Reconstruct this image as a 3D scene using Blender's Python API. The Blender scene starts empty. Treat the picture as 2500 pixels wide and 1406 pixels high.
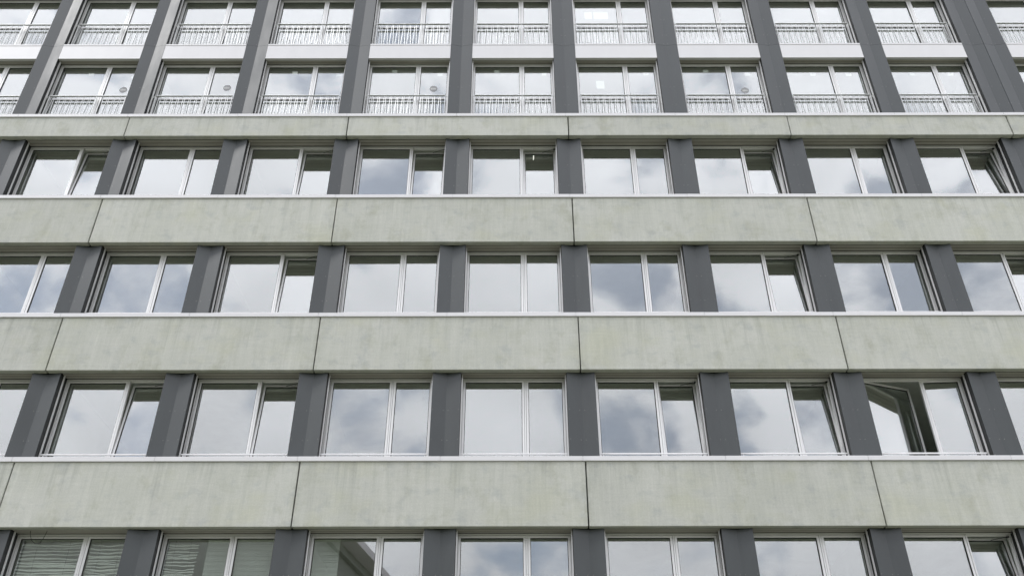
import bpy, bmesh, math, random
from mathutils import Vector, Matrix
R = math.radians
rnd = random.Random(7)
scene = bpy.context.scene
col = scene.collection

# ------------------------------------------------------------------ camera
CAM_H = 1.6
cam_d = bpy.data.cameras.new('camera')
cam_d.sensor_width = 36.0
cam_d.lens = 31.52
cam_d.clip_start = 0.1
cam_d.clip_end = 3000
cam = bpy.data.objects.new('camera', cam_d)
col.objects.link(cam)
cam.location = (0, -16.4, CAM_H)
cam.matrix_world = (Matrix.Translation((0, -16.4, CAM_H)) @ Matrix.Rotation(R(90 + 34.5), 4, 'X')
                    @ Matrix.Rotation(R(-0.10), 4, 'Z'))
scene.camera = cam

# ------------------------------------------------------------------ sky
SUN_EL, SUN_AZ = 50.0, -62.0       # azimuth measured from -Y (behind the camera), negative = left
world = bpy.data.worlds.new('World')
scene.world = world
world.use_nodes = True
nt = world.node_tree
nt.nodes.clear()
def wn(t, **k):
    n = nt.nodes.new(t)
    for a, b in k.items():
        setattr(n, a, b)
    return n
out = wn('ShaderNodeOutputWorld'); bg = wn('ShaderNodeBackground')
sky = wn('ShaderNodeTexSky', sky_type='NISHITA', sun_disc=False)
sky.sun_elevation = R(SUN_EL); sky.dust_density = .2; sky.ozone_density = 2.5
to_sun = Vector((math.sin(R(SUN_AZ)) * math.cos(R(SUN_EL)), -math.cos(R(SUN_AZ)) * math.cos(R(SUN_EL)), math.sin(R(SUN_EL))))
sky.sun_rotation = math.atan2(to_sun.x, to_sun.y)
tc = wn('ShaderNodeTexCoord')
sep = wn('ShaderNodeSeparateXYZ')
nt.links.new(tc.outputs['Generated'], sep.inputs[0])
mp = wn('ShaderNodeMapping'); mp.inputs['Scale'].default_value = (1, 1, 1.35)
mp.inputs['Location'].default_value = (3.1, 0.4, 1.3)
nt.links.new(tc.outputs['Generated'], mp.inputs[0])
n1 = wn('ShaderNodeTexNoise'); n1.inputs['Scale'].default_value = 7.6; n1.inputs['Detail'].default_value = 7; n1.inputs['Roughness'].default_value = .5
n1.inputs['Distortion'].default_value = .35
n2 = wn('ShaderNodeTexNoise'); n2.inputs['Scale'].default_value = 6.0; n2.inputs['Detail'].default_value = 5
for n in (n1, n2):
    nt.links.new(mp.outputs[0], n.inputs['Vector'])
cover = wn('ShaderNodeMapRange', interpolation_type='SMOOTHSTEP')
cover.inputs[1].default_value = .35; cover.inputs[2].default_value = .505
cover.inputs[3].default_value = .43; cover.inputs[4].default_value = 1.0
nt.links.new(n1.outputs[0], cover.inputs[0])
shade = wn('ShaderNodeMapRange')
shade.inputs[1].default_value = .3; shade.inputs[2].default_value = .7
shade.inputs[3].default_value = .87; shade.inputs[4].default_value = 1.10
nt.links.new(n2.outputs[0], shade.inputs[0])
grad = wn('ShaderNodeMapRange')
grad.inputs[1].default_value = 0; grad.inputs[2].default_value = 1
grad.inputs[3].default_value = .70; grad.inputs[4].default_value = 1.14
nt.links.new(sep.outputs[2], grad.inputs[0])
mul = wn('ShaderNodeMath', operation='MULTIPLY')
nt.links.new(shade.outputs[0], mul.inputs[0]); nt.links.new(grad.outputs[0], mul.inputs[1])
cl = wn('ShaderNodeVectorMath', operation='SCALE')
cl.inputs[0].default_value = (13.5, 13.55, 14.4)
nt.links.new(mul.outputs[0], cl.inputs['Scale'])
mix = wn('ShaderNodeMix', data_type='RGBA')
nt.links.new(cover.outputs[0], mix.inputs[0])
nt.links.new(sky.outputs[0], mix.inputs[6]); nt.links.new(cl.outputs[0], mix.inputs[7])
nt.links.new(mix.outputs[2], bg.inputs[0])
bg.inputs[1].default_value = 0.15
nt.links.new(bg.outputs[0], out.inputs[0])

# ------------------------------------------------------------------ sun (veiled by cloud)
sd = bpy.data.lights.new('sun', 'SUN')
sd.energy = 1.35
sd.angle = R(14)
sd.color = (1.0, .985, .96)
so = bpy.data.objects.new('sun', sd)
col.objects.link(so)
so.location = (-20, -20, 40)
so.rotation_euler = (-to_sun).to_track_quat('-Z', 'Y').to_euler()

vs = scene.view_settings
vs.view_transform = 'Standard'; vs.look = 'None'; vs.exposure = 0; vs.gamma = 1; vs.use_curve_mapping = False
scene.cycles.max_bounces = 8
scene.cycles.diffuse_bounces = 4
scene.cycles.glossy_bounces = 5
scene.cycles.transparent_max_bounces = 12
scene.cycles.caustics_reflective = False
scene.cycles.use_denoising = True

# ------------------------------------------------------------------ materials
def mat(name):
    m = bpy.data.materials.new(name)
    m.use_nodes = True
    return m, m.node_tree, m.node_tree.nodes['Principled BSDF']

def lk(t, a, b):
    t.links.new(a, b)

def pos(t, scale=(1, 1, 1)):
    g = t.nodes.new('ShaderNodeNewGeometry')
    mpn = t.nodes.new('ShaderNodeMapping')
    mpn.inputs['Scale'].default_value = scale
    lk(t, g.outputs['Position'], mpn.inputs[0])
    return mpn.outputs[0]

def noise(t, vec, scale, detail=4, rough=.55):
    n = t.nodes.new('ShaderNodeTexNoise')
    n.inputs['Scale'].default_value = scale
    n.inputs['Detail'].default_value = detail
    n.inputs['Roughness'].default_value = rough
    lk(t, vec, n.inputs['Vector'])
    return n.outputs[0]

def mrange(t, v, a, b, c, d):
    n = t.nodes.new('ShaderNodeMapRange')
    n.inputs[1].default_value = a; n.inputs[2].default_value = b
    n.inputs[3].default_value = c; n.inputs[4].default_value = d
    lk(t, v, n.inputs[0])
    return n.outputs[0]

def math_n(t, op, a, b):
    n = t.nodes.new('ShaderNodeMath'); n.operation = op
    for i, v in enumerate((a, b)):
        if isinstance(v, (int, float)):
            n.inputs[i].default_value = v
        else:
            lk(t, v, n.inputs[i])
    return n.outputs[0]

def mixc(t, f, a, b):
    n = t.nodes.new('ShaderNodeMix'); n.data_type = 'RGBA'
    if isinstance(f, (int, float)):
        n.inputs[0].default_value = f
    else:
        lk(t, f, n.inputs[0])
    for i, v in ((6, a), (7, b)):
        if isinstance(v, tuple):
            n.inputs[i].default_value = (*v, 1)
        else:
            lk(t, v, n.inputs[i])
    return n.outputs[2]

def scalec(t, c, f):
    n = t.nodes.new('ShaderNodeVectorMath'); n.operation = 'SCALE'
    if isinstance(c, tuple):
        n.inputs[0].default_value = c
    else:
        lk(t, c, n.inputs[0])
    lk(t, f, n.inputs['Scale'])
    return n.outputs[0]

def bump(t, b, h, strength, dist):
    n = t.nodes.new('ShaderNodeBump')
    n.inputs['Strength'].default_value = strength
    n.inputs['Distance'].default_value = dist
    lk(t, h, n.inputs['Height'])
    lk(t, n.outputs[0], b.inputs['Normal'])

def obj_random(t, lo, hi):
    n = t.nodes.new('ShaderNodeObjectInfo')
    return mrange(t, n.outputs['Random'], 0, 1, lo, hi)

def concrete_material():
    m, t, b = mat('concrete')
    big = noise(t, pos(t, (1, 1, 1)), .8, 6, .62)
    streak = noise(t, pos(t, (5, 5, .45)), 1.0, 6, .7)
    hair = noise(t, pos(t, (26, 26, 1.0)), 1.0, 3, .6)
    grain_h = noise(t, pos(t, (.8, .8, 9)), 2.2, 5, .65)
    fine = noise(t, pos(t), 34, 4, .75)
    pits = noise(t, pos(t), 70, 2, .5)
    c = mixc(t, mrange(t, big, .33, .67, 0, 1), (.422, .431, .386), (.468, .474, .438))
    stain = noise(t, pos(t, (1, 1, .75)), 1.9, 8, .7)
    c = mixc(t, mrange(t, stain, .52, .66, 0, .66), c, (.345, .35, .29))
    blot = noise(t, pos(t, (1, 1, 1.3)), 2.7, 6, .62)
    c = mixc(t, mrange(t, blot, .54, .66, 0, .5), c, (.34, .355, .345))
    yel = noise(t, pos(t, (.7, .7, 1.0)), 1.1, 5, .6)
    c = mixc(t, mrange(t, yel, .52, .66, 0, .5), c, (.43, .435, .345))
    tcn = t.nodes.new('ShaderNodeTexCoord')
    sp = t.nodes.new('ShaderNodeSeparateXYZ'); lk(t, tcn.outputs['Generated'], sp.inputs[0])
    drip = noise(t, pos(t, (3.2, 3.2, .12)), 1.6, 7, .72)
    reach = math_n(t, 'ADD', mrange(t, sp.outputs[2], .15, 1.0, 0, .13), drip)
    c = mixc(t, mrange(t, reach, .62, .78, 0, .55), c, (.30, .31, .275))
    ex = math_n(t, 'ABSOLUTE', math_n(t, 'SUBTRACT', sp.outputs[0], .5), 0)
    jd = math_n(t, 'MULTIPLY', mrange(t, ex, .475, .5, 0, 1), mrange(t, noise(t, pos(t, (1, 1, .8)), 4.5, 5, .65), .42, .62, 0, .5))
    c = mixc(t, jd, c, (.29, .30, .25))
    v = math_n(t, 'MULTIPLY', mrange(t, streak, .3, .7, .93, 1.07), mrange(t, grain_h, .3, .7, .965, 1.035))
    v = math_n(t, 'MULTIPLY', v, mrange(t, hair, .3, .7, .965, 1.03))
    v = math_n(t, 'MULTIPLY', v, mrange(t, fine, .25, .75, .90, 1.09))
    v = math_n(t, 'MULTIPLY', v, mrange(t, pits, .24, .34, .70, 1))
    v = math_n(t, 'MULTIPLY', v, obj_random(t, .95, 1.04))
    c = scalec(t, c, v)
    lk(t, c, b.inputs['Base Color'])
    b.inputs['Roughness'].default_value = .85
    b.inputs['Specular IOR Level'].default_value = .3
    bump(t, b, fine, .25, .004)
    return m

def painted(name, c, rough, var=.04, spec=.5, metal=0.0, grain=60, bumps=0.0):
    m, t, b = mat(name)
    n = noise(t, pos(t), grain, 3)
    d = noise(t, pos(t, (2.5, 2.5, .7)), 1.3, 5)
    v = math_n(t, 'MULTIPLY', mrange(t, n, .3, .7, 1 - var, 1 + var), mrange(t, d, .3, .7, 1 - var * 1.3, 1 + var))
    v = math_n(t, 'MULTIPLY', v, obj_random(t, 1 - var * .6, 1 + var * .6))
    lk(t, scalec(t, c, v), b.inputs['Base Color'])
    lk(t, mrange(t, d, .3, .7, rough - .05, rough + .07), b.inputs['Roughness'])
    b.inputs['Specular IOR Level'].default_value = spec
    b.inputs['Metallic'].default_value = metal
    if bumps:
        bump(t, b, n, bumps, .002)
    return m

def glass_material(name, refl, gain, tint):
    m = bpy.data.materials.new(name); m.use_nodes = True
    t = m.node_tree; t.nodes.clear()
    o = t.nodes.new('ShaderNodeOutputMaterial')
    g = t.nodes.new('ShaderNodeBsdfGlossy'); g.inputs['Roughness'].default_value = 0.0
    g.inputs['Color'].default_value = (.98, .985, 1, 1)
    tr = t.nodes.new('ShaderNodeBsdfTransparent'); tr.inputs['Color'].default_value = (*tint, 1)
    lw = t.nodes.new('ShaderNodeLayerWeight'); lw.inputs['Blend'].default_value = .5
    p = math_n(t, 'POWER', lw.outputs['Facing'], 1.4)
    f = math_n(t, 'MULTIPLY', p, gain)
    f = math_n(t, 'ADD', f, refl)
    f = math_n(t, 'MULTIPLY', f, obj_random(t, .95, 1.04))
    f = math_n(t, 'MINIMUM', f, .95)
    mx = t.nodes.new('ShaderNodeMixShader')
    lk(t, f, mx.inputs[0]); lk(t, tr.outputs[0], mx.inputs[1]); lk(t, g.outputs[0], mx.inputs[2])
    lk(t, mx.outputs[0], o.inputs[0])
    return m

M = {}
M['concrete'] = concrete_material()
M['pier'] = painted('dark_grey_panel', (.047, .053, .056), .44, .10, .48, 0, 90, .12)
M['reveal'] = painted('black_reveal_metal', (.018, .020, .020), .5, .1, .3)
M['white'] = painted('white_sheet_metal', (.62, .615, .63), .38, .02, .5)
M['alu'] = painted('silver_window_metal', (.68, .68, .675), .36, .03, .5, .3)
M['soffit'] = painted('grey_blind_box_metal', (.36, .345, .31), .5, .06, .4)
M['rail'] = painted('light_grey_railing_metal', (.62, .63, .625), .38, .04, .5, .5)
M['gasket_gap_shade'] = painted('black_gasket_gap_shade', (.012, .013, .012), .7, .05, .2)  # real glazing gaskets, and painted shade in the gaps above the frames
M['glass'] = glass_material('window_glass', .185, .34, (.93, .96, .93))
M['room'] = painted('room_wall_paint', (.27, .32, .285), .9, .05, .2)
M['ceil'] = painted('room_ceiling_paint', (.78, .78, .74), .9, .04, .2)
M['paper'] = painted('white_paper', (.82, .83, .82), .8, .02, .2)
M['slat'] = painted('pale_blind_slat', (.92, .94, .92), .5, .04, .4)
M['sticker'] = painted('grey_sticker', (.30, .305, .31), .6, .03, .3)
M['sticker_ink'] = painted('white_sticker_print', (.62, .62, .62), .6, .03, .3)
M['cable'] = painted('dark_cable', (.03, .03, .03), .6, .05, .3)
M['ground'] = painted('pale_paving', (.205, .213, .155), .9, .12, .2, 0, 3)
M['far_wall'] = painted('far_block_render', (.30, .31, .285), .85, .08, .2)
M['far_glass'] = painted('far_block_window', (.03, .035, .035), .15, .05, .5)
M['far_slab'] = painted('far_block_balcony', (.60, .57, .60), .8, .06, .2)
M['far_rail'] = painted('far_block_railing', (.58, .51, .53), .6, .06, .3)

# ------------------------------------------------------------------ mesh helpers
class MB:
    """collects boxes and bars; build() makes one mesh"""
    def __init__(s):
        s.v, s.f, s.m = [], [], []
    def box(s, x0, x1, y0, y1, z0, z1, mi=0):
        i = len(s.v)
        s.v += [(x0, y0, z0), (x1, y0, z0), (x1, y1, z0), (x0, y1, z0), (x0, y0, z1), (x1, y0, z1), (x1, y1, z1), (x0, y1, z1)]
        s.f += [(i, i+3, i+2, i+1), (i+4, i+5, i+6, i+7), (i, i+1, i+5, i+4), (i+1, i+2, i+6, i+5), (i+2, i+3, i+7, i+6), (i+3, i, i+4, i+7)]
        s.m += [mi] * 6
        return s
    def bar(s, a, b, r, n=8, mi=0):
        a, b = Vector(a), Vector(b)
        d = (b - a).normalized()
        u = d.orthogonal().normalized(); w = d.cross(u)
        i = len(s.v)
        for p in (a, b):
            for k in range(n):
                q = 2 * math.pi * k / n
                s.v.append(tuple(p + r * (math.cos(q) * u + math.sin(q) * w)))
        for k in range(n):
            k2 = (k + 1) % n
            s.f.append((i + k, i + k2, i + n + k2, i + n + k))
        s.f.append(tuple(i + k for k in reversed(range(n))))
        s.f.append(tuple(i + n + k for k in range(n)))
        s.m += [mi] * (n + 2)
        return s
    def prism(s, poly, z0, z1, mats=None):
        """poly: list of (x, y) counter-clockwise seen from above"""
        i, n = len(s.v), len(poly)
        s.v += [(x, y, z0) for x, y in poly] + [(x, y, z1) for x, y in poly]
        for k in range(n):
            k2 = (k + 1) % n
            s.f.append((i + k, i + k2, i + n + k2, i + n + k))
            s.m.append(mats[k] if mats else 0)
        s.f.append(tuple(i + k for k in reversed(range(n)))); s.m.append(0)
        s.f.append(tuple(i + n + k for k in range(n))); s.m.append(0)
        return s
    def mesh(s, name, *mats, bevel=0):
        me = bpy.data.meshes.new(name)
        me.from_pydata(s.v, [], s.f)
        for m in mats:
            me.materials.append(m)
        me.polygons.foreach_set('material_index', s.m)
        if bevel:
            bm = bmesh.new(); bm.from_mesh(me)
            bmesh.ops.bevel(bm, geom=bm.edges[:], offset=bevel, segments=2, affect='EDGES', clamp_overlap=True)
            bm.to_mesh(me); bm.free()
        me.update()
        return me

def obj(name, me, parent=None, loc=(0, 0, 0), rot=(0, 0, 0), label=None):
    o = bpy.data.objects.new(name, me)
    col.objects.link(o)
    o.location = loc
    o.rotation_euler = rot
    if parent is not None:
        o.parent = parent
    if label:
        o['label'] = label
    return o

def thing(name, label, cat, loc=(0, 0, 0), group=None, me=None, rot=(0, 0, 0)):
    o = obj(name, me, None, loc, rot)
    o['label'] = label; o['category'] = cat
    if group:
        o['group'] = group
    return o

# ------------------------------------------------------------------ setting
g = MB(); g.box(-700, 700, -700, 700, -.5, 0)
o = obj('ground', g.mesh('ground', M['ground'])); o['kind'] = 'structure'

# ------------------------------------------------------------------ the building
B = thing('building', 'grey office block with concrete bands, dark folded piers and rows of windows', 'building')
Z0 = CAM_H
BAY = 2.797
HALF = 1.1035                      # half of a window opening
PW = 0.295                         # half of a pier
FLOOR = 3.356
COP = [Z0 + 7.256 + FLOOR * (i - 1) for i in range(4)]      # coping tops of the four lower rows
HL = 1.95                          # lower opening height
COP5 = Z0 + 16.672
H5 = 2.168
SOF5 = COP5 + H5
SILL6 = Z0 + 19.41
H6 = 2.168
SOF6 = SILL6 + H6
pier_x = lambda k: 1.434 + BAY * k
win_x = lambda k: .0355 + BAY * k + (.61 if k >= 5 else 0)
KMIN, KMAX = -5, 5
XL, XR = pier_x(KMIN - 1) - PW, pier_x(KMAX) + .61 + PW

# --- concrete bands
panel_cache = {}
def concrete_row(z_low, z_high, y1=.14):
    h = z_high - z_low
    key = round(h, 3)
    if key not in panel_cache:
        m = MB(); m.box(-BAY + .012, BAY - .012, 0, y1, 0, h)
        panel_cache[key] = m.mesh('concrete_panel', M['concrete'], bevel=.007)
    for j in range(-3, 3):
        xc = 1.434 + BAY + 2 * BAY * j
        obj('concrete_panel', panel_cache[key], B, (xc + rnd.uniform(-.003, .003), rnd.uniform(-.002, .003), z_low))

m = MB(); m.box(-BAY / 2 + .001, BAY / 2 - .001, -.03, .398, -.10, 0)
coping_me = m.mesh('coping', M['white'], bevel=.006)
def coping_row(z):
    for k in range(-6, 6):
        obj('coping', coping_me, B, (pier_x(k) + BAY / 2 - .05, rnd.uniform(-.0015, .0015), z), (0, R(rnd.uniform(-.03, .03)), 0))

def core(z_sof, z_cop, y_front=.14, y_lin=.395):
    m = MB()
    m.box(XL, XR, y_front + .004, .5, z_sof + .25, z_cop - .104)
    m.box(XL, XR, y_lin + .004, y_lin + .09, z_sof + .034, z_sof + .24, 2); m.box(XL, XR, y_lin + .093, .66, z_sof + .034, z_sof + .24, 1)  # black strip paints shade into the gap in front of the lining
    obj('wall_core', m.mesh('wall_core', M['room'], M['ceil'], M['gasket_gap_shade']), B)

lows = COP[:]                       # R1..R4
for i, zc in enumerate(lows + [COP5]):
    z_sof = (lows[i - 1] + HL) if i else (zc - (FLOOR - HL))
    concrete_row(z_sof, zc - .10)
    coping_row(zc)
    core(z_sof, zc)

# ground floor wall below the first concrete band
m = MB(); m.box(XL, XR, .3, .5, 0, COP[0] - (FLOOR - HL) + .03)
obj('ground_floor_wall', m.mesh('ground_floor_wall', M['concrete']), B)

# --- piers
def pier_mesh(y_edge, y_val, h, name):
    m = MB()
    lip = .012
    poly = [(-PW, y_edge), (0, y_val), (PW, y_edge), (PW, y_edge + lip), (PW - .004, y_edge + lip), (PW - .004, .5), (-PW + .004, .5), (-PW + .004, y_edge + lip), (-PW, y_edge + lip)]
    m.prism(poly, 0, h, [0, 0, 0, 0, 1, 1, 1, 0, 0])
    for zz in (.06, .42, 1.08):
        for xx in (-.265, -.05, .05, .265):
            yy = y_edge + (y_val - y_edge) * (1 - abs(xx) / PW)
            m.box(xx - .005, xx + .005, yy - .002, yy + .01, zz, zz + .007, 2)
    return m.mesh(name, M['pier'], M['reveal'], M['soffit'])

P_LOW = pier_mesh(.095, .160, HL - .012, 'pier')
for i, zc in enumerate(lows):
    for k in range(KMIN - 1, KMAX + 1):
        x = pier_x(k) + (.61 if k >= 5 else 0)
        obj('pier', P_LOW, B, (x, 0, zc))
        if k == 4:
            obj('pier', P_LOW, B, (x + .602, 0, zc))
P5 = pier_mesh(.05, .106, SILL6 - .035 - COP5 - .003, 'pier')
P6 = pier_mesh(.05, .106, SOF6 + .75 - (SILL6 - .035) - .003, 'pier')
for k in range(KMIN - 1, KMAX + 1):
    x = pier_x(k) + (.61 if k >= 5 else 0)
    for xx in ([x, x + .602] if k == 4 else [x]):
        obj('pier', P5, B, (xx, 0, COP5 + .002))
        obj('pier', P6, B, (xx, 0, SILL6 - .031))

# --- white bands of the two top floors
m = MB(); m.box(-HALF + .004, HALF - .004, .052, .14, 0, SILL6 - .064 - SOF5)
m.box(-HALF + .004, HALF - .004, .144, .5, .26, SILL6 - .064 - SOF5)
m.box(-HALF + .004, HALF - .004, .285, .36, .034, .256, 1); m.box(-HALF + .004, HALF - .004, .363, .56, .034, .256)  # first box is black, painting the gap above the frame as shaded
WHITE_ME = m.mesh('white_panel', M['white'], M['gasket_gap_shade'])
m = MB(); m.box(-HALF + .003, HALF - .003, .044, .275, -.058, 0)
SILL_ME = m.mesh('sill_strip', M['white'], bevel=.004)
m = MB(); m.box(-HALF + .004, HALF - .004, .052, .5, .034, .75)
m.box(-HALF + .004, HALF - .004, .052, .14, 0, .03)
TOPBAND_ME = m.mesh('white_panel', M['white'])

# --- blind box under each lintel (two metal strips, grooves filled black to paint their shade)
m = MB(); m.box(-HALF + .004, HALF - .004, .153, .252, 0, .24); m.box(-HALF + .004, HALF - .004, .266, .370, .004, .24)
for y0, y1 in ((.1425, .1525), (.2525, .2655), (.3705, .396)):
    m.box(-HALF + .006, HALF - .006, y0, y1, .0015, .2, 1)
BOX_LOW = m.mesh('blind_box', M['soffit'], M['gasket_gap_shade'])
m = MB(); m.box(-HALF + .004, HALF - .004, .152, .205, .002, .25); m.box(-HALF + .004, HALF - .004, .216, .262, .005, .25)
for y0, y1 in ((.1425, .1515), (.2055, .2155), (.2625, .281)):
    m.box(-HALF + .006, HALF - .006, y0, y1, .0035, .2, 1)
BOX_UP = m.mesh('blind_box', M['soffit'], M['gasket_gap_shade'])

# --- window pieces, origin: centre of the opening at the coping top, facade plane y=0
MX = .239                          # x of the meeting stiles
def frame_mesh(h, y0, y1):
    m = MB(); w = .035
    w = .031
    m.box(-HALF + .005, -HALF + w, y0, y1, -.06, h + .03)
    m.box(HALF - w, HALF - .005, y0, y1, -.06, h + .03)
    m.box(-HALF + w, HALF - w, y0, y1, h - .031, h + .03)
    m.box(-HALF + w, HALF - w, y0, y1, -.06, .02)
    # rebate step behind the front face
    m.box(-HALF + w, -HALF + w + .012, y0 + .05, y1, .02, h - .036)
    m.box(HALF - w - .012, HALF - w, y0 + .05, y1, .02, h - .036)
    m.box(-HALF + w + .012, HALF - w - .012, y0 + .05, y1, h - .05, h - .031)
    return m.mesh('window', M['alu'])

def sash_mesh(w, h, stulp=0, bar_z=None, t=.06):
    """sash: lower hinge-side corner at the origin, x to the right, front face at y=0"""
    m = MB(); s = .044
    m.box(0, s, 0, t, 0, h); m.box(w - s, w, 0, t, 0, h)
    m.box(s, w - s, 0, t, 0, s + .01); m.box(s, w - s, 0, t, h - s, h)
    # glazing gasket lines
    q = .010
    for (x0, x1, z0, z1) in ((s, s + q, s + .01, h - s), (w - s - q, w - s, s + .01, h - s), (s + q, w - s - q, h - s - q, h - s), (s + q, w - s - q, s + .01, s + .01 + q)):
        m.box(x0, x1, .016, .028, z0, z1, 1)
    if stulp > 0:
        m.box(w + .007, w + .037, -.006, t, 0, h)
    if stulp < 0:
        m.box(-.037, -.007, -.006, t, 0, h)
    return m.mesh('sash', M['alu'], M['gasket_gap_shade'])

def pane_mesh(w, h, t=.010):
    s = .044
    m = MB(); m.box(s, w - s, .028, .028 + t, s + .01, h - s)
    return m.mesh('pane', M['glass'])

def set_pieces(h, y0):
    """frame, left sash, right sash, panes for one kind of window"""
    z0, z1 = .022, h - .038
    hh = z1 - z0
    xl0, xl1 = -HALF + .037, MX - .022
    xr0, xr1 = MX + .022, HALF - .037
    d = dict(h=hh, z0=z0, xl0=xl0, xl1=xl1, xr0=xr0, xr1=xr1, y=y0 + .006)
    d['frame'] = frame_mesh(h, y0, y0 + .09)
    d['L'] = sash_mesh(xl1 - xl0, hh, 1); d['L0'] = sash_mesh(xl1 - xl0, hh, 0)
    d['Rr'] = sash_mesh(xr1 - xr0, hh, 0); d['R1'] = sash_mesh(xr1 - xr0, hh, -1)
    d['pL'] = pane_mesh(xl1 - xl0, hh); d['pR'] = pane_mesh(xr1 - xr0, hh)
    return d
LOW = set_pieces(HL, .398)
UP = set_pieces(H5, .283)

m = MB(); m.box(-HALF + .006, -HALF + .030, .228, .258, -.0, HL - .003); GUIDE_L = m.mesh('guide_rail', M['alu'])
m = MB(); m.box(HALF - .030, HALF - .006, .228, .258, -.0, HL - .003); GUIDE_R = m.mesh('guide_rail', M['alu'])
m = MB(); m.box(-HALF + .006, -HALF + .030, .150, .195, 0, H5 - .003); GUIDE_L5 = m.mesh('guide_rail', M['alu'])
m = MB(); m.box(HALF - .030, HALF - .006, .150, .195, 0, H5 - .003); GUIDE_R5 = m.mesh('guide_rail', M['alu'])
m = MB(); m.box(-HALF + .036, HALF - .036, .222, .246, .142, .174)
for xx in (-1.017, MX, 1.017):
    m.box(xx - .012, xx + .012, .228, .24, 0, .142)
BARL = m.mesh('sill_rail', M['alu'], bevel=.004)
# white ledge bar across a pane of the french windows
def ledge(w):
    m = MB(); m.box(0, w, -.026, 0, -.012, .062)
    return m.mesh('glazing_bar', M['white'], bevel=.006)
UPW_L = UP['xl1'] - UP['xl0'] - .088; UPW_R = UP['xr1'] - UP['xr0'] - .088
GB_L, GB_R = ledge(UPW_L - .05), ledge(UPW_R - .05)
m = MB(); m.bar((0, 0, 0), (-.30, .085, -.035), .006, 6); m.box(-.02, .03, -.01, .03, -.012, .012)
STAY = m.mesh('stay_arm', M['reveal'])

def window(k, z, D, upper=False, state=None, bar=False, tilt=5.2):
    x = win_x(k)
    w = obj('window', D['frame'], B, (x, 0, z))
    zz, y = D['z0'], D['y']
    if state == 'open':
        w['label'] = 'window whose wide casement stands open into the room'
        a = R(19)
        s = obj('sash', D['L0'], w, (D['xl0'], y, zz), (0, 0, a), 'wide casement swung open inwards')
        obj('pane', D['pL'], w, (D['xl0'], y, zz), (0, 0, a))
        a2 = R(-3.6)
        c = Matrix.Translation((D['xr1'], y, zz)) @ Matrix.Rotation(a2, 4, 'Z') @ Matrix.Translation((-(D['xr1'] - D['xr0']), 0, 0))
        s = obj('sash', D['R1'], w, c.translation, (0, 0, a2), 'narrow casement left ajar')
        obj('pane', D['pR'], w, c.translation, (0, 0, a2))
    else:
        obj('sash', D['L'], w, (D['xl0'], y, zz))
        obj('pane', D['pL'], w, (D['xl0'], y, zz), (R(rnd.uniform(-.12, .12)), 0, R(rnd.uniform(-.2, .2))))
        if state == 'tilt':
            w['label'] = 'window with its narrow sash tilted open at the top'
            a = R(-tilt)
            obj('sash', D['Rr'], w, (D['xr0'] , y, zz), (a, 0, 0), 'narrow sash tilted inwards at the top')
            obj('pane', D['pR'], w, (D['xr0'], y, zz), (a, 0, 0))
            obj('stay_arm', STAY, w, (D['xr1'] - .02, y + .03, zz + D['h'] - .03))
        else:
            obj('sash', D['Rr'], w, (D['xr0'], y, zz))
            obj('pane', D['pR'], w, (D['xr0'], y, zz), (R(rnd.uniform(-.12, .12)), 0, R(rnd.uniform(-.2, .2))))
    if upper:
        obj('guide_rail', GUIDE_L5, w); obj('guide_rail', GUIDE_R5, w)
        obj('blind_box', BOX_UP, w, (0, 0, H5))
        zb = .968 - (.115 if abs(z - COP5) < .01 else 0)
        obj('glazing_bar', GB_L, w, (D['xl0'] + .044 + .025, y + .026, zb)); obj('glazing_bar', GB_R, w, (D['xr0'] + .044 + .025, y + .026, zb))
    else:
        obj('guide_rail', GUIDE_L, w); obj('guide_rail', GUIDE_R, w)
        obj('blind_box', BOX_LOW, w, (0, 0, HL))
        obj('sill_rail', BARL, w)
    return w

STATES = {0: {3: 'tilt'}, 1: {-3: 'tilt', -2: 'tilt', 1: 'tilt', 2: 'tilt', 3: 'open'},
          2: {-2: 'tilt', 2: 'tilt', 4: 'tilt'}, 3: {-4: 'tilt', -2: 'tilt', -1: 'tilt', 0: 'tilt', 2: 'tilt', 4: 'tilt'}}
for i, zc in enumerate(lows):
    for k in range(KMIN, KMAX + 1):
        window(k, zc, LOW, False, STATES[i].get(k))
for k in range(KMIN, KMAX + 1):
    window(k, COP5, UP, True)
    window(k, SILL6, UP, True)
    obj('white_panel', WHITE_ME, B, (win_x(k), 0, SOF5))
    obj('sill_strip', SILL_ME, B, (win_x(k), 0, SILL6))
    obj('white_panel', TOPBAND_ME, B, (win_x(k), 0, SOF6))

# --- railings in front of the french windows
RH = .992
m = MB(); m.box(-1.017, 1.017, .165, .218, RH - .014, RH)
for xx in (-1.012, .997):
    m.box(xx, xx + .015, .180, .204, .03, RH - .014)
m.box(MX - .010, MX + .008, .180, .204, .03, RH - .014)
m.box(-1.017, 1.017, .180, .204, .03, .042)
for sx in (-1, 1):
    for zz in (RH - .03, .10):
        m.bar((sx * 1.01, .19, zz), (sx * 1.096, .19, zz), .010, 6)
        m.bar((sx * 1.068, .19, zz), (sx * 1.068, .215, zz - .03), .014, 6)
RAIL_ME = m.mesh('balcony_railing', M['rail'])
BAL = []
for sgn in (-1, 1):
    m = MB(); m.bar((sgn * .017, .192, RH - .010), (sgn * .058, .192, .036), .0066, 8)
    BAL.append(m.mesh('baluster', M['rail']))
for z in (COP5, SILL6):
    for k in range(KMIN, KMAX + 1):
        r = obj('balcony_railing', RAIL_ME, B, (win_x(k), 0, z - (.115 if z == COP5 else 0)))
        for q in range(12):
            for me in BAL:
                obj('baluster', me, r, (-1.017 + .126 + .1607 * q, 0, 0))

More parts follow.
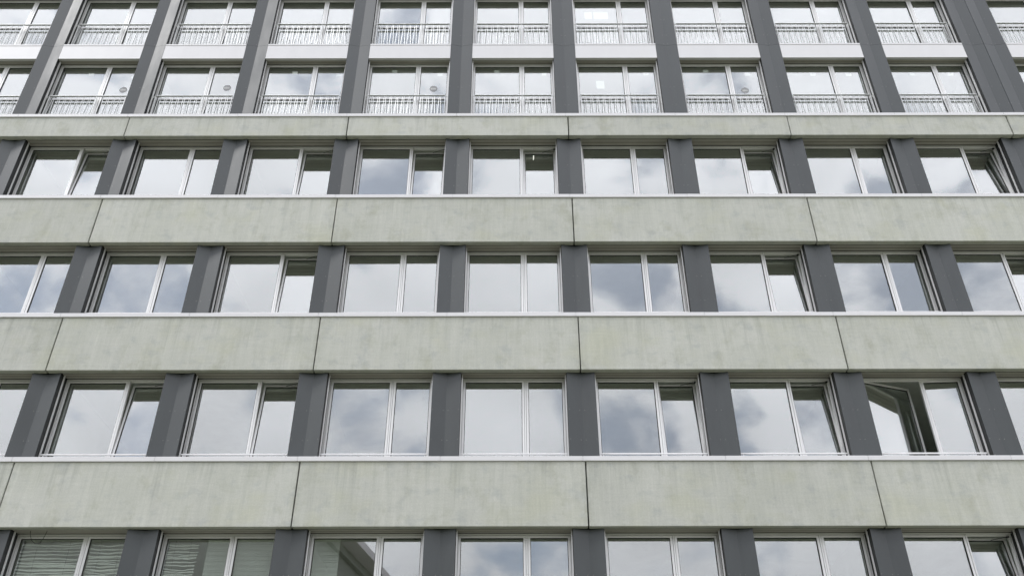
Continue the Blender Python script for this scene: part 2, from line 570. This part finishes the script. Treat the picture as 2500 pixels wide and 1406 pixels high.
# --- floors, ceilings and rooms behind the glass
def slab(z0, z1):
    m = MB(); m.box(XL + .02, XR - .02, .505, 7, z0 + .01, z1); m.box(XL + .02, XR - .02, .505, 7, z0, z0 + .008, 1)
    obj('floor_slab', m.mesh('floor_slab', M['room'], M['ceil']), B)
levels = []
for zc in lows:
    levels.append((zc - 1.15, zc - .85))
levels += [(COP5 - .37, COP5 - .08), (SILL6 - .40, SILL6 - .08), (SOF6 + .28, SOF6 + .75)]
for z0, z1 in levels:
    slab(z0, z1)
m = MB(); m.box(XL, XR, 7.02, 7.3, 0, SOF6 + .75); obj('back_wall', m.mesh('back_wall', M['room']), B)
for xx in (XL - .3, XR + .004):
    m = MB(); m.box(xx, xx + .29, .15, 7.3, 0, SOF6 + .75); obj('end_wall', m.mesh('end_wall', M['concrete']), B)
for (z0, z1), (z2, z3) in zip(levels[:-1], levels[1:]):
    for k in range(KMIN, KMAX, 2):
        kk = k + (1 if int(z0 * 10) % 2 else 0)
        m = MB(); m.box(pier_x(kk) - .06, pier_x(kk) + .06, .51, 7, z1 + .004, z2 - .004)
        obj('partition_wall', m.mesh('partition_wall', M['ceil']), B)

# ------------------------------------------------------------------ block across the street (seen mirrored in the glass)
def across():
    T = thing('apartment_block', 'dark block with long balconies across the street, mirrored in the lowest windows', 'building', (-12.4, -42.7, 0), rot=(0, 0, R(9)))
    H = 22.6 + Z0
    m = MB(); m.box(-34, -1.6, -26, 0, 0, H - 1.2); m.box(-34.2, -1.2, -26.2, .2, H - 1.2, H - .6)
    obj('wall', m.mesh('wall', M['far_wall']), T)
    m = MB(); m.box(-34.2, 0, -26.2, .25, H - .6, H)
    obj('roof', m.mesh('roof', M['far_slab']), T)
    fw = MB(); fw.box(-.75, .75, 0, .06, 0, 1.5); fwm = fw.mesh('window', M['far_glass'])
    for f in range(7):
        z = 1.0 + f * 2.85
        for x in [-4 - 2.9 * i for i in range(10)]:
            obj('window', fwm, T, (x, 0.004, z))
    sl = MB(); sl.box(-1.6, 0, -25, -.5, -.2, 0); slm = sl.mesh('balcony_slab', M['far_slab'])
    ra = MB()
    ra.box(-.06, -.02, -25, -.5, 1.0, 1.05)
    for q in range(120):
        yy = -25 + 24.5 * q / 119
        ra.box(-.05, -.03, yy, yy + .05, 0, 1.0)
    ra.box(-.045, -.035, -25, -.5, .08, .95)
    ram = ra.mesh('balcony_railing', M['far_rail'])
    sw = MB(); sw.box(0, .05, -.6, .6, 0, 2.1); swm = sw.mesh('door', M['far_glass'])
    for f in range(1, 7):
        z = f * 2.85 + .3
        s = obj('balcony_slab', slm, T, (0, 0, z))
        obj('balcony_railing', ram, T, (0, 0, z + .004))
        for yy in range(-24, -1, 3):
            obj('door', swm, T, (-1.598, yy, z + .01))
across()

# ------------------------------------------------------------------ things on and behind the glass
def ordinal(n):
    return ['first', 'second', 'third', 'fourth', 'fifth', 'sixth', 'seventh', 'eighth', 'ninth', 'tenth'][n - 1]
def pane_sheet(name, x, z, w, h, y, label, cat='paper', group=None, t=.002):
    m = MB(); m.box(-w / 2, w / 2, 0, t, -h / 2, h / 2)
    return thing(name, label, cat, (x, y, z), group, m.mesh(name, M['paper']))

YIN = UP['y'] + .028 + .010 + .004    # just behind an upper pane
YOUT = UP['y'] + .028 - .004          # just in front of an upper pane
# px -> wall helper numbers worked out beforehand for the plane of the panes
def wall_pt(px, py, y):
    v = (703 - py) / 2189.0
    c, s = math.cos(R(34.5)), math.sin(R(34.5))
    f = c - v * s
    d = y + 16.4
    return (px - 1250) / 2189.0 * d / f, Z0 + d * (s + v * c) / f

P = lambda px, py: wall_pt(px, py, YIN)
x, z = P(1466.5, 208); pane_sheet('paper_sheet', x, z, .21, .297, YIN, 'single upright white paper sheet behind the glass, below the twin sheets', 'paper sheet', 'papers taped inside the upper windows')
x, z = P(1437, 39); pane_sheet('paper_sheet', x, z, .205, .29, YIN, 'narrow white sheet left of the wide sheet in the topmost window row', 'paper sheet', 'papers taped inside the upper windows')
x, z = P(1467.5, 39.5); pane_sheet('paper_sheet', x, z, .41, .29, YIN, 'wide white sheet right beside the narrow one in the topmost window row', 'paper sheet', 'papers taped inside the upper windows')

notes_l = [(-4, 224, 181), (-2, 721, 178), (-1, 965, 175), (0, 1214, 175.5), (2, 1724, 175.5), (3, 1986, 184), (4, 2228, 184)]
notes_r = [(-4, 328, 188), (-2, 829, 183), (-1, 1076, 182), (0, 1329, 182), (1, 1578, 182), (2, 1826, 183), (3, 2073, 184.5), (4, 2322, 184)]
for lst, side in ((notes_l, 'wide'), (notes_r, 'narrow')):
    for k, px, py in lst:
        x, z = P(px, py)
        n = k + 6
        pane_sheet('paper_note', x, z, .145, .105, YIN, 'small pale note high on the %s pane, %s window from left' % (side, ordinal(n)), 'note', 'small notes inside the second window row from the top')

def text_mesh(s, size):
    cu = bpy.data.curves.new('txt', 'FONT'); cu.body = s; cu.size = size; cu.align_x = 'CENTER'; cu.align_y = 'CENTER'
    cu.extrude = .0008
    cu.offset = .002
    to = bpy.data.objects.new('txt', cu); col.objects.link(to)
    dg = bpy.context.evaluated_depsgraph_get(); dg.update()
    me = bpy.data.meshes.new_from_object(to.evaluated_get(dg))
    bpy.data.objects.remove(to)
    me.name = 'lettering'
    me.materials.clear(); me.materials.append(M['sticker_ink'])
    return me
TXT = text_mesh('sim', .105)
m = MB(); m.bar((0, 0, 0), (0, .002, 0), .103, 28); DISC = m.mesh('round_sticker', M['sticker'])
where = {-4: 'leftmost round grey sticker, on the narrow pane of the second window from the left', -3: 'round grey sticker second from the left, above a railing',
         -1: 'round grey sticker third from the left, left of the middle pier', 2: 'rightmost round grey sticker, low on the narrow pane above its railing'}
for k, px, py in ((-4, 301.5, 218), (-3, 555, 213.5), (-1, 1059, 216.5), (2, 1820, 222)):
    x, z = wall_pt(px, py, YOUT)
    s = thing('round_sticker', where[k], 'sticker', (x, YOUT, z), 'round stickers on the lower railing row', DISC)
    obj('lettering', TXT, s, (0, -.0015, -.008), (R(90), 0, 0))

# --- blinds in the lowest row
YB = LOW['y'] + .12
def ribbon(w, depth, sag, ph, tiltang, n=14):
    me = bpy.data.meshes.new('slat'); v = []; f = []
    for i in range(n + 1):
        u = i / n
        z = sag * math.sin(math.pi * u) + .006 * math.sin(7 * u + ph) + .004 * math.sin(17 * u + ph * 2)
        a = tiltang + .25 * math.sin(3 * u + ph)
        dy, dz = depth / 2 * math.cos(a), depth / 2 * math.sin(a)
        for (yy, zz) in ((-dy, dz), (0, .006), (dy, -dz), (dy, -dz - .003), (0, .003), (-dy, dz - .003)):
            v.append((u * w, yy, z + zz))
    for i in range(n):
        for q in range(6):
            a, b2 = i * 6 + q, i * 6 + (q + 1) % 6
            f.append((a, a + 6, b2 + 6, b2))
    f.append(tuple(range(6))); f.append(tuple(reversed(range(n * 6, n * 6 + 6))))
    me.from_pydata(v, [], f); me.materials.append(M['slat']); me.update()
    return me

def loose_blind(x0, w, ztop, n, label, step=.066):
    t = thing('venetian_blind', label, 'blind', (x0, YB, ztop), 'blinds in the bottom left windows')
    m = MB(); m.box(0, w, -.02, .03, .02, .06); obj('head_rail', m.mesh('head_rail', M['slat']), t)
    z = 0
    for i in range(n):
        z -= step * rnd.uniform(.82, 1.18)
        obj('slat', ribbon(w * rnd.uniform(.97, 1.0), .032, rnd.uniform(-.026, .008), rnd.uniform(0, 6), -rnd.uniform(.95, 1.25)), t,
            (rnd.uniform(0, .02), rnd.uniform(-.01, .01), z), (0, R(rnd.uniform(-.9, .9)), 0))
        if rnd.random() < .45:
            obj('slat', ribbon(w * rnd.uniform(.96, 1.0), .026, rnd.uniform(-.03, .02), rnd.uniform(0, 6), -rnd.uniform(.5, .9)), t,
                (rnd.uniform(0, .02), rnd.uniform(.0, .02), z - rnd.uniform(.012, .025)), (0, R(rnd.uniform(-3, 3)), 0))
    for u in (.25, .75):
        m = MB(); m.bar((w * u, .0, .02), (w * u + .03, 0, -n * step), .002, 5); obj('cord', m.mesh('cord', M['cable']), t)

def tidy_blind(x0, w, ztop, h, label):
    t = thing('venetian_blind', label, 'blind', (x0, YB, ztop), 'blinds in the bottom left windows')
    m = MB(); m.box(0, w, -.015, .02, .01, .04); obj('head_rail', m.mesh('head_rail', M['slat']), t)
    m = MB(); n = int(h / .0235)
    for i in range(n):
        z = -.0235 * i
        k = len(m.v)
        a = R(-50)
        y0, z0 = -.0125 * math.cos(a), .0125 * math.sin(a)
        jit = rnd.uniform(-.002, .002)
        m.v += [(0, y0, z + z0), (w, y0, z + z0 + jit), (w, -y0, z - z0 + jit), (0, -y0, z - z0),
                (0, y0, z + z0 - .001), (w, y0, z + z0 + jit - .001), (w, -y0, z - z0 + jit - .001), (0, -y0, z - z0 - .001)]
        m.f += [(k, k+1, k+2, k+3), (k+7, k+6, k+5, k+4), (k, k+4, k+5, k+1), (k+2, k+6, k+7, k+3)]
        m.m += [0] * 4
    s = obj('slats', m.mesh('slats', M['slat']), t); s['kind'] = 'stuff'
    m = MB(); m.box(0, w, -.012, .012, -h - .02, -h); obj('bottom_rail', m.mesh('bottom_rail', M['slat']), t)
zt = COP[0] + LOW['z0'] + LOW['h'] - .06
wx = win_x(-3)
loose_blind(wx + LOW['xl0'] + .03, LOW['xl1'] - LOW['xl0'] - .06, zt, 22, 'tangled pale blind behind the wide pane of the bottom left window')
loose_blind(wx + LOW['xr0'] + .03, LOW['xr1'] - LOW['xr0'] - .06, zt, 22, 'tangled pale blind behind the narrow pane of the bottom left window')
wx = win_x(-2)
WL = LOW['xl1'] - LOW['xl0']
loose_blind(wx + LOW['xl0'] + .03, WL * .46, zt, 22, 'tangled half-width blind at the left of the second bottom window')
tidy_blind(wx + LOW['xl0'] + WL * .62, WL * .36, zt - .02, 1.5, 'closed fine-slatted blind right of the tangled half-width blind')
tidy_blind(wx + LOW['xr0'] + .04, LOW['xr1'] - LOW['xr0'] - .08, zt, 1.55, 'closed fine-slatted blind filling the narrow pane of the second bottom window')
wx = win_x(-1)
tidy_blind(wx + LOW['xl0'] + .04, WL * .38, zt, 1.55, 'closed fine-slatted blind at the left of the third bottom window, beside mirrored balconies')

# --- loose cable hanging from the soffit above the bottom left window
cu = MB()
zs = COP[0] + HL
pts = [(-8.98, .20, zs + .002), (-8.975, .21, zs - .06), (-8.94, .25, zs - .16), (-8.88, .30, zs - .21), (-8.80, .31, zs - .20), (-8.74, .27, zs - .13), (-8.69, .22, zs - .05), (-8.67, .20, zs + .002)]
for a, b in zip(pts[:-1], pts[1:]):
    cu.bar((a[0] * 1.017, a[1], a[2]), (b[0] * 1.017, b[1], b[2]), .0045, 6)
thing('loose_cable', 'thin dark cable hanging in a loop from the soffit above the bottom left window', 'cable', me=cu.mesh('loose_cable', M['cable']))

# --- small lit lamp on the ceiling of the room behind the middle tilted window of the upper band row
lx, lz = wall_pt(1303, 387, 1.2)
lz = levels[4][0]
el = bpy.data.materials.new('lamp_glow'); el.use_nodes = True
eb = el.node_tree.nodes['Principled BSDF']
eb.inputs['Emission Color'].default_value = (1, .97, .9, 1); eb.inputs['Emission Strength'].default_value = 1.6
lamp = thing('ceiling_lamp', 'short lit ceiling lamp seen through the tilted pane left of the middle pier', 'lamp', (lx, 1.2, lz))
m = MB(); m.box(-.03, .03, -.09, .09, -.02, -.003); obj('housing', m.mesh('housing', M['white']), lamp)
m = MB(); m.bar((0, -.075, -.032), (0, .075, -.032), .011, 10); obj('tube', m.mesh('tube', el), lamp)
